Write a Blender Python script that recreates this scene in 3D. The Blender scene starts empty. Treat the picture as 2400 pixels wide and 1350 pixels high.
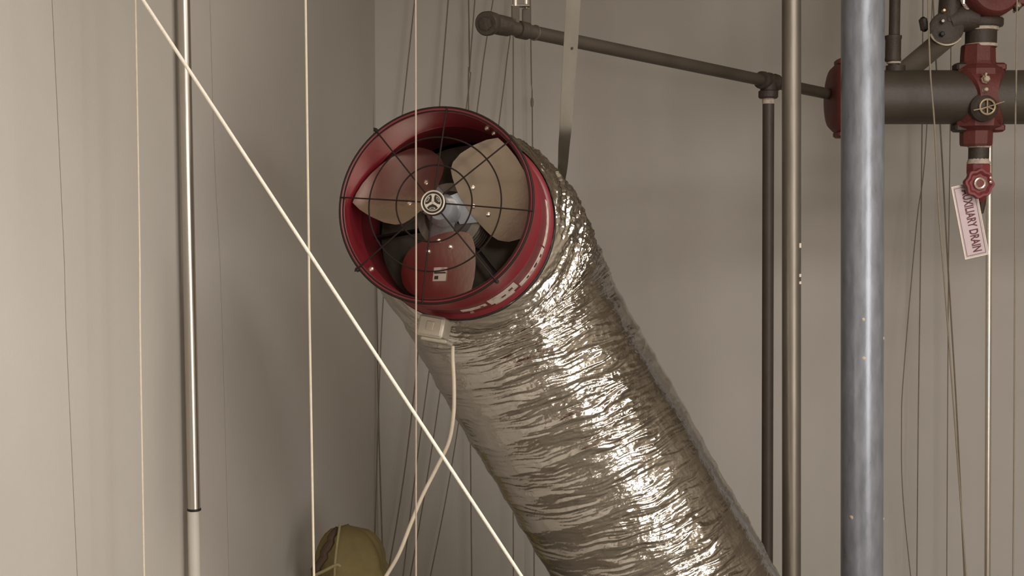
import bpy, math, random
import numpy as np
from mathutils import Vector, Matrix

random.seed(7)
rng = np.random.default_rng(11)
R = math.radians
scene = bpy.context.scene
col = scene.collection

# ------------------------------------------------------------------ camera
F = 3000.0                                   # focal length in pixels of a 2400 px wide frame
CAM = Vector((0.0, 0.0, 1.6))
PITCH = math.atan(185.0 / F)                 # looking slightly down
cam_d = bpy.data.cameras.new('camera')
cam_d.sensor_width = 36.0
cam_d.lens = 36.0 * F / 2400.0
cam_d.clip_start = 0.02
cam = bpy.data.objects.new('camera', cam_d)
col.objects.link(cam)
cam.location = CAM
cam.rotation_euler = (math.pi / 2 - PITCH, 0, 0)
scene.camera = cam


def at(px, py, Y):
    """World point on the sight line of a photograph pixel, at world depth Y."""
    x = (px - 1200.0) / F
    u = (675.0 - py) / F
    dy = math.cos(PITCH) + u * math.sin(PITCH)
    dz = -math.sin(PITCH) + u * math.cos(PITCH)
    k = Y / dy
    return CAM + Vector((x * k, Y, dz * k))


# ------------------------------------------------------------------ world and lamps
world = bpy.data.worlds.new('world')
scene.world = world
world.use_nodes = True
bg = world.node_tree.nodes['Background']
bg.inputs[0].default_value = (0.30, 0.27, 0.23, 1)
bg.inputs[1].default_value = 0.02


def lamp(kind, name, loc, energy, color, target=None, **kw):
    d = bpy.data.lights.new(name, kind)
    d.energy = energy
    d.color = color
    for k, v in kw.items():
        setattr(d, k, v)
    o = bpy.data.objects.new(name, d)
    col.objects.link(o)
    o.location = loc
    if target is not None:
        o.rotation_euler = (Vector(target) - Vector(loc)).to_track_quat('-Z', 'Y').to_euler()
    return o


WARM = (1.0, 0.972, 0.93)
# broad ceiling fitting behind the viewer, hand torch beside the camera, plus added fills and a spot for the side wall
lamp('AREA', 'ceiling_lamp', (0.95, 0.1, 2.90), 48, WARM, (0.95, 0.1, 0.0), shape='RECTANGLE', size=1.5, size_y=1.1)
lamp('AREA', 'side_fill', (2.35, -0.75, 1.10), 44, WARM, (-0.2, 4.4, 1.0), shape='RECTANGLE', size=1.5, size_y=2.0)  # added soft fill from the right, out of view; no opening stands there
lamp('AREA', 'overhead_fill', (1.55, 1.9, 2.90), 24, WARM, (1.55, 1.9, 0.0), shape='RECTANGLE', size=1.2, size_y=0.6)  # added overhead fill that lifts the dim corner and upper wall
lamp('POINT', 'hand_torch', (0.14, -0.06, 1.72), 11, (1.0, 0.975, 0.945), shadow_soft_size=0.04)
lamp('SPOT', 'wall_spot', (1.25, 0.15, 1.0), 29, (1.0, 0.99, 0.975), (-0.98, 1.2, 0.6), spot_size=R(71), spot_blend=0.35, shadow_soft_size=0.16)  # added spot; its soft cone edge makes the side wall's shade boundary

vs = scene.view_settings
vs.view_transform = 'Standard'
vs.look = 'None'
vs.exposure = 0.50
vs.gamma = 1.0
vs.use_curve_mapping = False


# ------------------------------------------------------------------ materials
def lin(c):
    out = []
    for v in c:
        v /= 255.0
        out.append(v / 12.92 if v <= 0.04045 else ((v + 0.055) / 1.055) ** 2.4)
    return (out[0], out[1], out[2], 1.0)


def mat(name, rgb, rough=0.5, metal=0.0, var=0.0, var_scale=8.0, bump=0.0, bump_scale=60.0,
        rough_var=0.0, spec=0.5, second=None, stretch=(1, 1, 1), coat=0.0):
    m = bpy.data.materials.new(name)
    m.use_nodes = True
    nt = m.node_tree
    b = nt.nodes['Principled BSDF']
    b.inputs['Base Color'].default_value = lin(rgb)
    b.inputs['Roughness'].default_value = rough
    b.inputs['Metallic'].default_value = metal
    b.inputs['Specular IOR Level'].default_value = spec
    b.inputs['Coat Weight'].default_value = coat
    if var or bump or rough_var or second:
        tc = nt.nodes.new('ShaderNodeTexCoord')
        mp = nt.nodes.new('ShaderNodeMapping')
        mp.inputs['Scale'].default_value = stretch
        nt.links.new(tc.outputs['Object'], mp.inputs['Vector'])
    if var or second:
        n = nt.nodes.new('ShaderNodeTexNoise')
        n.inputs['Scale'].default_value = var_scale
        n.inputs['Detail'].default_value = 6
        n.inputs['Roughness'].default_value = 0.6
        nt.links.new(mp.outputs[0], n.inputs['Vector'])
        r = nt.nodes.new('ShaderNodeValToRGB')
        base = lin(rgb)
        if second is None:
            r.color_ramp.elements[0].color = tuple(base[i] * (1 - var) for i in range(3)) + (1,)
            r.color_ramp.elements[1].color = tuple(min(1, base[i] * (1 + var)) for i in range(3)) + (1,)
            r.color_ramp.elements[0].position = 0.3
            r.color_ramp.elements[1].position = 0.7
        else:
            r.color_ramp.elements[0].color = base
            r.color_ramp.elements[1].color = lin(second)
            r.color_ramp.elements[0].position = 0.5
            r.color_ramp.elements[1].position = 0.72
        nt.links.new(n.outputs['Fac'], r.inputs['Fac'])
        nt.links.new(r.outputs[0], b.inputs['Base Color'])
        if rough_var:
            mr = nt.nodes.new('ShaderNodeMapRange')
            mr.inputs['To Min'].default_value = max(0.02, rough - rough_var)
            mr.inputs['To Max'].default_value = min(1, rough + rough_var)
            nt.links.new(n.outputs['Fac'], mr.inputs['Value'])
            nt.links.new(mr.outputs[0], b.inputs['Roughness'])
    if bump:
        n2 = nt.nodes.new('ShaderNodeTexNoise')
        n2.inputs['Scale'].default_value = bump_scale
        n2.inputs['Detail'].default_value = 4
        nt.links.new(mp.outputs[0], n2.inputs['Vector'])
        bp = nt.nodes.new('ShaderNodeBump')
        bp.inputs['Strength'].default_value = bump
        bp.inputs['Distance'].default_value = 0.004
        nt.links.new(n2.outputs['Fac'], bp.inputs['Height'])
        nt.links.new(bp.outputs[0], b.inputs['Normal'])
    return m


M = {}
M['wall'] = mat('painted_wall', (188, 181, 172), 0.62, var=0.05, var_scale=1.6, bump=0.10, bump_scale=130, spec=0.35)
M['rear'] = mat('far_room_wall', (172, 162, 148), 0.8, var=0.25, var_scale=1.1)
M['floor'] = mat('concrete_floor', (118, 110, 99), 0.7, var=0.2, var_scale=3.0, bump=0.2, bump_scale=40)
M['ceiling'] = mat('ceiling_paint', (190, 178, 160), 0.85, var=0.06, var_scale=2.0)
M['red'] = mat('red_enamel', (116, 31, 39), 0.40, var=0.10, var_scale=9.0, bump=0.05, bump_scale=25)
M['iron_red'] = mat('red_cast_iron', (98, 44, 39), 0.6, var=0.16, var_scale=14.0, bump=0.35, bump_scale=120)
M['valve_red'] = mat('red_handwheel_paint', (122, 50, 52), 0.5, var=0.12, var_scale=30.0, bump=0.2, bump_scale=150)
M['foil'] = mat('aluminium_foil', (192, 186, 177), 0.13, metal=1.0, var=0.05, var_scale=10.0, bump=0.15, bump_scale=150, stretch=(1, 1, 1))
M['liner'] = mat('duct_liner', (176, 162, 144), 0.7, var=0.15, var_scale=20, bump=0.3, bump_scale=50)
M['black_wire'] = mat('black_coated_wire', (34, 24, 20), 0.6, var=0.1, var_scale=60, spec=0.2)
M['black_iron'] = mat('black_iron_pipe', (66, 57, 48), 0.5, var=0.18, var_scale=7.0, bump=0.15, bump_scale=90, spec=0.5)
M['black_fit'] = mat('black_malleable_fitting', (60, 50, 41), 0.6, var=0.2, var_scale=25.0, bump=0.4, bump_scale=120)
M['rubber'] = mat('black_rubber_edge', (28, 24, 22), 0.6, var=0.1, var_scale=30)
M['blade'] = mat('brushed_aluminium_blade', (206, 190, 174), 0.25, metal=1.0, var=0.06, var_scale=12.0, bump=0.06, bump_scale=80)
M['spider'] = mat('zinc_plated_steel', (172, 174, 178), 0.4, metal=0.7, var=0.1, var_scale=25)
M['motor'] = mat('motor_casting', (120, 110, 98), 0.5, metal=0.3, var=0.15, var_scale=20, bump=0.2, bump_scale=90)
M['motor_dark'] = mat('motor_dark_paint', (66, 58, 51), 0.55, var=0.15, var_scale=20)
M['badge_dark'] = mat('badge_black_plastic', (38, 32, 28), 0.4, var=0.08, var_scale=40)
M['badge_light'] = mat('badge_silver_print', (196, 184, 168), 0.4, metal=0.2, var=0.06, var_scale=40)
M['sticker'] = mat('worn_paper_sticker', (200, 188, 176), 0.6, second=(150, 108, 98), var_scale=60)
M['print'] = mat('dark_print', (70, 44, 44), 0.6, var=0.1, var_scale=60)
M['box'] = mat('galvanised_box', (176, 166, 150), 0.45, metal=0.35, var=0.1, var_scale=30, bump=0.1, bump_scale=100)
M['cord'] = mat('grey_vinyl_cord', (186, 172, 152), 0.5, var=0.08, var_scale=50)
M['rope'] = mat('white_braided_rope', (236, 226, 210), 0.7, var=0.08, var_scale=200, bump=0.3, bump_scale=400)
M['wire_pale'] = mat('pale_coated_cable', (206, 192, 172), 0.5, var=0.08, var_scale=80)
M['wire_thin'] = mat('thin_beige_cable', (172, 152, 136), 0.6, var=0.08, var_scale=80)
M['wire_mid'] = mat('dull_grey_cable', (136, 124, 108), 0.6, var=0.1, var_scale=80)
M['strand_dark'] = mat('dark_thin_strand', (128, 115, 99), 0.7, var=0.12, var_scale=60)
M['shade_faint'] = mat('faint_shade_strand', (172, 163, 150), 0.7, var=0.08, var_scale=60)  # tone of a faint shadow line, close to the wall colour
M['conduit'] = mat('steel_conduit', (206, 199, 190), 0.28, metal=1.0, var=0.06, var_scale=10, stretch=(4, 4, 0.6))
M['painted'] = mat('painted_conduit', (196, 188, 176), 0.5, var=0.05, var_scale=10)
M['pole'] = mat('weathered_steel_pole', (130, 122, 112), 0.42, metal=0.85, var=0.14, var_scale=12, stretch=(3, 3, 0.5), bump=0.05, bump_scale=40)
M['galv'] = mat('galvanised_grey_pipe', (138, 141, 149), 0.31, metal=0.4, var=0.22, var_scale=16, stretch=(2.5, 2.5, 0.7), rough_var=0.10, bump=0.06, bump_scale=60)
M['chrome'] = mat('bright_steel_rod', (240, 230, 216), 0.24, metal=0.85, var=0.04, var_scale=30)
M['strap'] = mat('galvanised_strap', (104, 98, 88), 0.34, metal=1.0, var=0.12, var_scale=18, stretch=(1, 1, 0.4))
M['bolt'] = mat('bright_zinc_bolt', (236, 224, 208), 0.22, metal=0.9, var=0.05, var_scale=80)
M['thread_seal'] = mat('thread_sealant', (190, 174, 158), 0.7, second=(140, 104, 94), var_scale=90, bump=0.4, bump_scale=200)
M['brass'] = mat('dull_brass', (176, 156, 124), 0.4, metal=0.6, var=0.1, var_scale=50)
M['tag'] = mat('tag_plate_enamel', (206, 184, 186), 0.45, var=0.05, var_scale=30)
M['tag_edge'] = mat('tag_bare_edge', (190, 176, 160), 0.35, metal=0.5, var=0.1, var_scale=40)
M['tag_ink'] = mat('tag_maroon_ink', (98, 34, 46), 0.5, var=0.05, var_scale=60)
M['grey_pipe'] = mat('grey_painted_pipe', (120, 108, 94), 0.55, var=0.12, var_scale=10)
M['bag'] = mat('olive_yellow_fabric', (122, 107, 66), 0.85, var=0.16, var_scale=14, bump=0.3, bump_scale=90, second=None)
M['bag_rim'] = mat('pale_olive_piping', (146, 132, 92), 0.7, var=0.08, var_scale=40)
M['bag_zip'] = mat('dark_brown_tape', (72, 54, 36), 0.8, var=0.2, var_scale=40)
M['bag_patch'] = mat('rust_orange_panel', (158, 104, 68), 0.8, var=0.12, var_scale=25)
M['white_tape'] = mat('white_tape_scrap', (224, 214, 200), 0.5, var=0.06, var_scale=60)


# ------------------------------------------------------------------ mesh helpers
class MB:
    def __init__(self):
        self.v = []
        self.f = []

    def add(self, vs, fs):
        n = len(self.v)
        self.v.extend([tuple(p) for p in vs])
        self.f.extend([tuple(i + n for i in f) for f in fs])
        return self

    def box(self, c, size, rot=None, bevel=0.0):
        sx, sy, sz = [s / 2 for s in size]
        c = Vector(c)
        rot = rot or Matrix.Identity(3)
        b = min(bevel, sx * .9, sy * .9, sz * .9)
        if b <= 0:
            p = [(-sx, -sy, -sz), (sx, -sy, -sz), (sx, sy, -sz), (-sx, sy, -sz), (-sx, -sy, sz), (sx, -sy, sz), (sx, sy, sz), (-sx, sy, sz)]
            f = [(0, 3, 2, 1), (4, 5, 6, 7), (0, 1, 5, 4), (1, 2, 6, 5), (2, 3, 7, 6), (3, 0, 4, 7)]
        else:
            def ring(ix, iy, z):
                x, y = sx - ix, sy - iy
                return [(-x + b, -y, z), (x - b, -y, z), (x, -y + b, z), (x, y - b, z), (x - b, y, z), (-x + b, y, z), (-x, y - b, z), (-x, -y + b, z)]
            p = []
            for (i, z) in ((b, -sz), (0, -sz + b), (0, sz - b), (b, sz)):
                p += ring(i, i, z)
            f = [tuple(range(7, -1, -1)), tuple(range(24, 32))]
            for k in range(3):
                for j in range(8):
                    a = k * 8 + j
                    d = k * 8 + (j + 1) % 8
                    f.append((a, d, d + 8, a + 8))
        return self.add([c + rot @ Vector(q) for q in p], f)

    def tube(self, pts, r, seg=10, caps=True):
        pts = [Vector(p) for p in pts]
        rs = r if isinstance(r, (list, tuple)) else [r] * len(pts)
        t0 = (pts[1] - pts[0]).normalized()
        nrm = t0.orthogonal().normalized()
        vs, fs = [], []
        prev = t0
        for i, p in enumerate(pts):
            if i == 0:
                t = t0
            elif i == len(pts) - 1:
                t = (pts[i] - pts[i - 1]).normalized()
            else:
                t = ((pts[i + 1] - pts[i]).normalized() + (pts[i] - pts[i - 1]).normalized()).normalized()
            nrm = prev.rotation_difference(t) @ nrm
            nrm = (nrm - t * nrm.dot(t)).normalized()
            prev = t
            bi = t.cross(nrm)
            for k in range(seg):
                a = 2 * math.pi * k / seg
                vs.append(p + (nrm * math.cos(a) + bi * math.sin(a)) * rs[i])
        for i in range(len(pts) - 1):
            for k in range(seg):
                a, b = i * seg + k, i * seg + (k + 1) % seg
                fs.append((a, b, b + seg, a + seg))
        if caps:
            fs.append(tuple(range(seg - 1, -1, -1)))
            fs.append(tuple(range((len(pts) - 1) * seg, len(pts) * seg)))
        return self.add(vs, fs)

    def lathe(self, prof, base=(0, 0, 0), axis=(0, 0, 1), seg=32, closed=False, a0=0.0, a1=2 * math.pi, ref=None):
        """prof: (radius, height along axis). closed joins last ring to the first."""
        ax = Vector(axis).normalized()
        base = Vector(base)
        x = Vector(ref) if ref is not None else ax.orthogonal()
        x = (x - ax * x.dot(ax)).normalized()
        y = ax.cross(x)
        full = abs(a1 - a0 - 2 * math.pi) < 1e-6
        n = seg if full else seg + 1
        vs, fs = [], []
        for (r, h) in prof:
            for k in range(n):
                a = a0 + (a1 - a0) * k / seg
                vs.append(base + ax * h + (x * math.cos(a) + y * math.sin(a)) * r)
        m = len(prof)
        for i in range(m if closed else m - 1):
            j = (i + 1) % m
            for k in range(seg):
                k2 = (k + 1) % n
                fs.append((i * n + k, i * n + k2, j * n + k2, j * n + k))
        if not closed and full:
            if prof[0][0] > 1e-6:
                fs.append(tuple(range(n - 1, -1, -1)))
            if prof[-1][0] > 1e-6:
                fs.append(tuple(range((m - 1) * n, m * n)))
        return self.add(vs, fs)

    def ring(self, c, axis, r, minor, seg=40, mseg=8, a0=0.0, a1=2 * math.pi, ref=None):
        prof = [(r + minor * math.cos(2 * math.pi * k / mseg), minor * math.sin(2 * math.pi * k / mseg)) for k in range(mseg)]
        return self.lathe(prof, c, axis, seg, True, a0, a1, ref)

    def prism(self, poly, o, x, y, depth):
        """Extrude polygon (2d list) in frame o,x,y along x cross y by depth (both sides closed)."""
        o, x, y = Vector(o), Vector(x), Vector(y)
        z = x.cross(y).normalized()
        n = len(poly)
        vs = [o + x * p[0] + y * p[1] for p in poly] + [o + x * p[0] + y * p[1] + z * depth for p in poly]
        fs = [tuple(range(n - 1, -1, -1)), tuple(range(n, 2 * n))]
        for i in range(n):
            j = (i + 1) % n
            fs.append((i, j, j + n, i + n))
        return self.add(vs, fs)

    def build(self, name, material, parent=None, smooth=40, world=True):
        me = bpy.data.meshes.new(name)
        v = self.v
        if parent is not None and world:
            inv = parent.matrix_basis.inverted()
            if parent.parent is not None:
                inv = inv @ parent.parent.matrix_basis.inverted()
            v = [tuple(inv @ Vector(p)) for p in v]
        me.from_pydata(v, [], self.f)
        me.materials.append(M[material] if isinstance(material, str) else material)
        me.update()
        if smooth:
            me.shade_smooth()
            me.set_sharp_from_angle(angle=R(smooth))
        o = bpy.data.objects.new(name, me)
        col.objects.link(o)
        if parent is not None:
            o.parent = parent
        return o


def tag(o, label=None, cat=None, group=None, kind=None):
    if label: o['label'] = label
    if cat: o['category'] = cat
    if group: o['group'] = group
    if kind: o['kind'] = kind
    return o


def empty(name, loc, label, cat, group=None, rot=None):
    o = bpy.data.objects.new(name, None)
    col.objects.link(o)
    m = Matrix.Translation(Vector(loc))
    if rot is not None:
        m = m @ rot.to_4x4()
    o.matrix_basis = m
    o.empty_display_size = 0.05
    return tag(o, label, cat, group)


def thing(mb, name, material, label, cat, group=None, smooth=40):
    """A single-mesh thing with its origin at its lowest point."""
    lo = min(mb.v, key=lambda p: p[2])
    mb.v = [(p[0] - lo[0], p[1] - lo[1], p[2] - lo[2]) for p in mb.v]
    o = mb.build(name, material, None, smooth)
    o.location = lo
    return tag(o, label, cat, group)


def smooth_path(pts, n=8):
    pts = [Vector(p) for p in pts]
    if len(pts) < 3:
        return pts
    out = []
    P = [pts[0] * 2 - pts[1]] + pts + [pts[-1] * 2 - pts[-2]]
    for i in range(1, len(P) - 2):
        for k in range(n):
            t = k / n
            a, b, c, d = P[i - 1], P[i], P[i + 1], P[i + 2]
            out.append(0.5 * ((2 * b) + (c - a) * t + (2 * a - 5 * b + 4 * c - d) * t * t + (3 * b - a - 3 * c + d) * t ** 3))
    out.append(pts[-1])
    return out


def extend_to(p, q, z):
    """Continue the line p->q until height z."""
    p, q = Vector(p), Vector(q)
    d = q - p
    return q + d * ((z - q.z) / d.z)


# ------------------------------------------------------------------ the room
CEIL = 2.95
YB = 5.0
corner = Vector(((882 - 1200) / F * YB, YB, 0))
ld = Vector((-0.115, -1.0, 0)).normalized()
ln = Vector((0.115 / -1, 0, 0))
near = corner + ld * 6.8
XR = 2.9
YR = near.y


def slab(name, quad, outward, th, material):
    q = [Vector(p) for p in quad]
    o = Vector(outward).normalized() * th
    mb = MB()
    mb.add(q + [p + o for p in q], [(0, 1, 2, 3), (7, 6, 5, 4), (0, 4, 5, 1), (1, 5, 6, 2), (2, 6, 7, 3), (3, 7, 4, 0)])
    ob = mb.build(name, material, None, 0)
    ob['kind'] = 'structure'
    return ob


Z = Vector((0, 0, CEIL))
A, B = corner, near
C, D = Vector((XR, YR, 0)), Vector((XR, YB, 0))
slab('wall_back', [A, D, D + Z, A + Z], (0, 1, 0), 0.12, 'wall')
slab('wall_left', [B, A, A + Z, B + Z], (-1, 0.115, 0), 0.12, 'wall')
slab('wall_right', [D, C, C + Z, D + Z], (1, 0, 0), 0.12, 'rear')
slab('wall_front', [C, B, B + Z, C + Z], (0, -1, 0), 0.12, 'rear')
slab('floor', [A, B, C, D], (0, 0, -1), 0.1, 'floor')
slab('ceiling', [A + Z, D + Z, C + Z, B + Z], (0, 0, 1), 0.1, 'ceiling')

# ------------------------------------------------------------------ red blower
P0 = at(1020, 479, 2.62)
P1 = at(1096, 541, 2.62 + 0.255)
fz = (P0 - P1).normalized()
fx = Vector((0, 0, 1)).cross(fz).normalized()
fy = fz.cross(fx)
frot = Matrix((fx, fy, fz)).transposed()
LB = (P1 - P0).length
fan = empty('ventilation_blower', P0, 'red axial ventilation blower with wire guard and three blades, mounted on the foil duct', 'blower', rot=frot)
RB = 0.205


def fb(mb, name, material, parent=None, smooth=40):
    return mb.build(name, material, parent or fan, smooth, world=False)


def arc(r, z0, z1, n=6):
    return [(r, z0 + (z1 - z0) * k / n) for k in range(n + 1)]


prof = [(RB - 0.010, 0.000), (RB - 0.003, 0.003), (RB + 0.001, 0.000), (RB, -0.006), (RB - 0.005, -0.010),
        (RB - 0.005, -0.090), (RB - 0.002, -0.094), (RB - 0.002, -0.104), (RB - 0.005, -0.108),
        (RB - 0.005, -0.190), (RB + 0.001, -0.194), (RB + 0.004, -0.201), (RB + 0.001, -0.208), (RB - 0.005, -0.212),
        (RB - 0.005, -0.232), (RB - 0.010, -0.232), (RB - 0.010, -0.105), (RB - 0.012, -0.100), (RB - 0.010, -0.095)]
mb = MB().lathe(prof, (0, 0, 0), (0, 0, 1), 96, True)
housing = fb(mb, 'housing', 'red')
tag(housing, 'red enamelled barrel')
mb = MB().ring((0, 0, 0.0005), (0, 0, 1), RB - 0.0005, 0.0030, 96, 8)
fb(mb, 'front_rim', M['black_wire'])
mb = MB().ring((0, 0, -0.216), (0, 0, 1), RB + 0.0015, 0.0050, 96, 8)
fb(mb, 'rubber_edge', 'rubber')

# wire guard: rings and eight spokes
guard = MB()
GA = R(-4)
for i, (r, z) in enumerate(((0.080, 0.010), (0.140, 0.006), (0.1975, 0.002))):
    guard.ring((0, 0, z), (0, 0, 1), r, 0.0017, 96, 6)
for k in range(8):
    a = GA + k * math.pi / 4
    ca, sa = math.cos(a), math.sin(a)
    end = RB + (0.010 if k in (3, 5) else 0.001)
    guard.tube([(ca * r, sa * r, z + 0.003) for r, z in ((0.018, 0.012), (0.08, 0.010), (0.14, 0.006), (0.194, 0.002), (end, 0.000))], 0.0017, 6)
g = fb(guard, 'wire_guard', 'black_wire')
tag(g, 'black wire finger guard')
tips = [fb(MB().lathe([(0.0, -0.006), (0.0045, -0.003), (0.0045, 0.004), (0.0, 0.006)], (math.cos(GA + k * math.pi / 4) * (RB + 0.004), math.sin(GA + k * math.pi / 4) * (RB + 0.004), 0.0), (0, 0, 1), 10), 'guard_clip', 'black_wire', g) for k in (3, 5, 7)]

# badge in the guard's centre
bd = fb(MB().lathe([(0.0, 0.004), (0.024, 0.004), (0.0262, 0.008), (0.0262, 0.015), (0.024, 0.018), (0.0, 0.018)], (0, 0, 0), (0, 0, 1), 40), 'badge', 'badge_dark')
tag(bd, 'round black badge with a silver three-armed emblem')
fb(MB().ring((0, 0, 0.0182), (0, 0, 1), 0.0238, 0.0017, 48, 8), 'badge_ring', 'badge_light', bd)
fb(MB().ring((0, 0, 0.0182), (0, 0, 1), 0.0172, 0.0011, 48, 8), 'badge_ring', 'badge_light', bd)
em = MB()
for k in range(3):
    a = R(90 + 120 * k)
    d, s = Vector((math.cos(a), math.sin(a), 0)), Vector((-math.sin(a), math.cos(a), 0))
    em.prism([(0.0, -0.0030), (0.010, -0.0020), (0.0165, -0.0042), (0.0165, 0.0042), (0.010, 0.0020), (0.0, 0.0030)], (0, 0, 0.0178), d, s, 0.0016)
fb(em, 'badge_emblem', 'badge_light', bd)
for k in range(3):
    a = R(30 + 120 * k)
    d, s = Vector((math.cos(a), math.sin(a), 0)), Vector((-math.sin(a), math.cos(a), 0))
    pts = [(0.0125 + 0.0022 * math.cos(t), 0.0062 * math.sin(t)) for t in [2 * math.pi * j / 14 for j in range(14)]]
    MBo = MB().prism(pts, (0, 0, 0.0178), d, s, 0.0010)
    fb(MBo, 'badge_lens', 'badge_light', bd)
    pts = [(0.0125 + 0.0012 * math.cos(t), 0.0044 * math.sin(t)) for t in [2 * math.pi * j / 14 for j in range(14)]]
    fb(MB().prism(pts, (0, 0, 0.0182), d, s, 0.0010), 'badge_lens_core', 'badge_dark', bd)

# blades, each a cambered pitched sheet
BZ = -0.075
SL = -0.58
BA = [R(22), R(148), R(266)]


def bz(rad, tan):
    return BZ - SL * tan + 0.55 * (tan * tan) - 0.05 * rad


outline = [(29, .188), (22, .189), (14, .189), (5, .188), (-5, .187), (-15, .186), (-24, .183), (-31, .176), (-38, .160), (-44, .138), (-47, .118), (-46, .100),
           (-42, .083), (-34, .066), (-24, .054), (-10, .047), (8, .044), (26, .046), (40, .055), (50, .068), (55, .083), (54, .098), (48, .120), (40, .147), (34, .170)]


def resample(poly, n):
    P = [Vector((r * math.cos(R(a)), r * math.sin(R(a)))) for a, r in poly]
    P.append(P[0])
    L = [0]
    for i in range(len(P) - 1):
        L.append(L[-1] + (P[i + 1] - P[i]).length)
    out = []
    j = 0
    for k in range(n):
        t = L[-1] * k / n
        while L[j + 1] < t:
            j += 1
        f = (t - L[j]) / (L[j + 1] - L[j])
        out.append(P[j].lerp(P[j + 1], f))
    return out


for bi, a in enumerate(BA):
    ol = resample(outline, 72)
    cen = sum(ol, Vector((0, 0))) / len(ol)
    rings = [1.0, 0.9, 0.75, 0.55, 0.35, 0.15]
    vs, fs = [], []
    n = len(ol)
    ca, sa = math.cos(a), math.sin(a)
    for side in (0, 1):
        off = -0.0022 * side
        for f in rings:
            for p in ol:
                q = cen.lerp(p, f)
                vs.append((q.x * ca - q.y * sa, q.x * sa + q.y * ca, bz(q.x, q.y) + off))
        vs.append((cen.x * ca - cen.y * sa, cen.x * sa + cen.y * ca, bz(cen.x, cen.y) + off))
    S = n * len(rings) + 1
    for i in range(len(rings) - 1):
        for k in range(n):
            k2 = (k + 1) % n
            fs.append((i * n + k, i * n + k2, (i + 1) * n + k2, (i + 1) * n + k))
            fs.append((S + i * n + k2, S + i * n + k, S + (i + 1) * n + k, S + (i + 1) * n + k2))
    last = (len(rings) - 1) * n
    for k in range(n):
        k2 = (k + 1) % n
        fs.append((last + k, last + k2, S - 1))
        fs.append((S + last + k2, S + last + k, 2 * S - 1))
        fs.append((k2, k, S + k, S + k2))
    bl = fb(MB().add(vs, fs), 'blade', 'blade')
    for (da, r) in ((18, .078), (-8, .060), (-22, .088)):
        x, y = r * math.cos(R(da)), r * math.sin(R(da))
        c = Vector((x * ca - y * sa, x * sa + y * ca, bz(x, y)))
        nl = Vector((0.05, SL - 1.1 * y, 1)).normalized()
        nl = Vector((nl.x * ca - nl.y * sa, nl.x * sa + nl.y * ca, nl.z))
        fb(MB().lathe([(0.0052, -0.001), (0.0050, 0.002), (0.0036, 0.0042), (0.0, 0.0052)], c, nl, 12), 'rivet', 'bolt', bl)
    if bi == 2:
        # paper label on the lowest blade
        def onb(x, y, h):
            return Vector((x * ca - y * sa, x * sa + y * ca, bz(x, y) + h))
        def patch(x0, x1, y0, y1, h, th):
            q = [(x0, y0), (x1, y0), (x1, y1), (x0, y1)]
            v = [onb(x, y, h) for x, y in q] + [onb(x, y, h + th) for x, y in q]
            return MB().add(v, [(3, 2, 1, 0), (4, 5, 6, 7), (0, 1, 5, 4), (1, 2, 6, 5), (2, 3, 7, 6), (3, 0, 4, 7)])
        lb = fb(patch(.117, .146, -.012, .022, 0.0008, 0.0006), 'blade_label', 'sticker', bl, 0)
        fb(patch(.127, .130, -.010, .020, 0.0016, 0.0004), 'label_print', 'print', bl, 0)
        fb(patch(.135, .142, -.008, .002, 0.0016, 0.0004), 'label_print', 'print', bl, 0)

# spider that carries the blades
sp = MB().lathe([(0.0, -0.085), (0.030, -0.085), (0.034, -0.078), (0.034, -0.050), (0.024, -0.036), (0.0, -0.034)], (0, 0, 0), (0, 0, 1), 32)
for a in BA:
    ca, sa = math.cos(a), math.sin(a)
    q = [(0.018, -0.030), (0.060, -0.040), (0.096, -0.036), (0.100, -0.010), (0.096, 0.020), (0.060, 0.026), (0.018, 0.026)]
    def P(x, y, h):
        return (x * ca - y * sa, x * sa + y * ca, bz(x, y) + h)
    n = len(q)
    v = [P(x, y, -0.0075) for x, y in q] + [P(x, y, -0.0030) for x, y in q]
    sp.add(v, [tuple(range(n - 1, -1, -1)), tuple(range(n, 2 * n))] + [(i, (i + 1) % n, (i + 1) % n + n, i + n) for i in range(n)])
fb(sp, 'blade_spider', 'spider')

# motor with cooling fins and struts
mo = fb(MB().lathe([(0.0, -0.098), (0.045, -0.100), (0.058, -0.112), (0.058, -0.240), (0.045, -0.255), (0.0, -0.256)], (0, 0, 0), (0, 0, 1), 40), 'motor', 'motor_dark')
for k in range(6):
    z = -0.112 - 0.016 * k
    fb(MB().lathe([(0.056, z - 0.004), (0.0715, z - 0.003), (0.0725, z), (0.0715, z + 0.003), (0.056, z + 0.004)], (0, 0, 0), (0, 0, 1), 40), 'cooling_fin', 'motor', mo)
for a in (R(70), R(190), R(310)):
    d = Vector((math.cos(a), math.sin(a), 0))
    fb(MB().prism([(0.05, -0.012), (0.198, -0.012), (0.198, 0.012), (0.05, 0.012)], (0, 0, -0.20), d, Vector((0, 0, 1)), 0.005), 'motor_strut', 'black_wire')
for a, z in ((R(58), -0.055), (R(62), -0.040), (R(221), -0.05)):
    d = Vector((math.cos(a), math.sin(a), 0))
    fb(MB().lathe([(0.0, 0.0), (0.006, 0.0), (0.006, 0.005), (0.003, 0.008), (0.0, 0.008)], d * (RB - 0.009) + Vector((0, 0, z)), -d, 12), 'housing_screw', 'bolt')


def sticker(a0, a1, z0, z1, name='barrel_sticker', m='sticker', h=0.0010, parent=None):
    r0 = RB - 0.005 + 0.0002
    if z1 > -0.012: r0 = RB - 0.004
    pr = [(r0, z0), (r0 + h, z0), (r0 + h, z1), (r0, z1)]
    n = max(4, int(abs(a1 - a0) / 2))
    mb = MB().lathe(pr, (0, 0, 0), (0, 0, 1), n, True, R(a0), R(a1), (1, 0, 0))
    return fb(mb, name, m, parent, 30)


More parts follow.
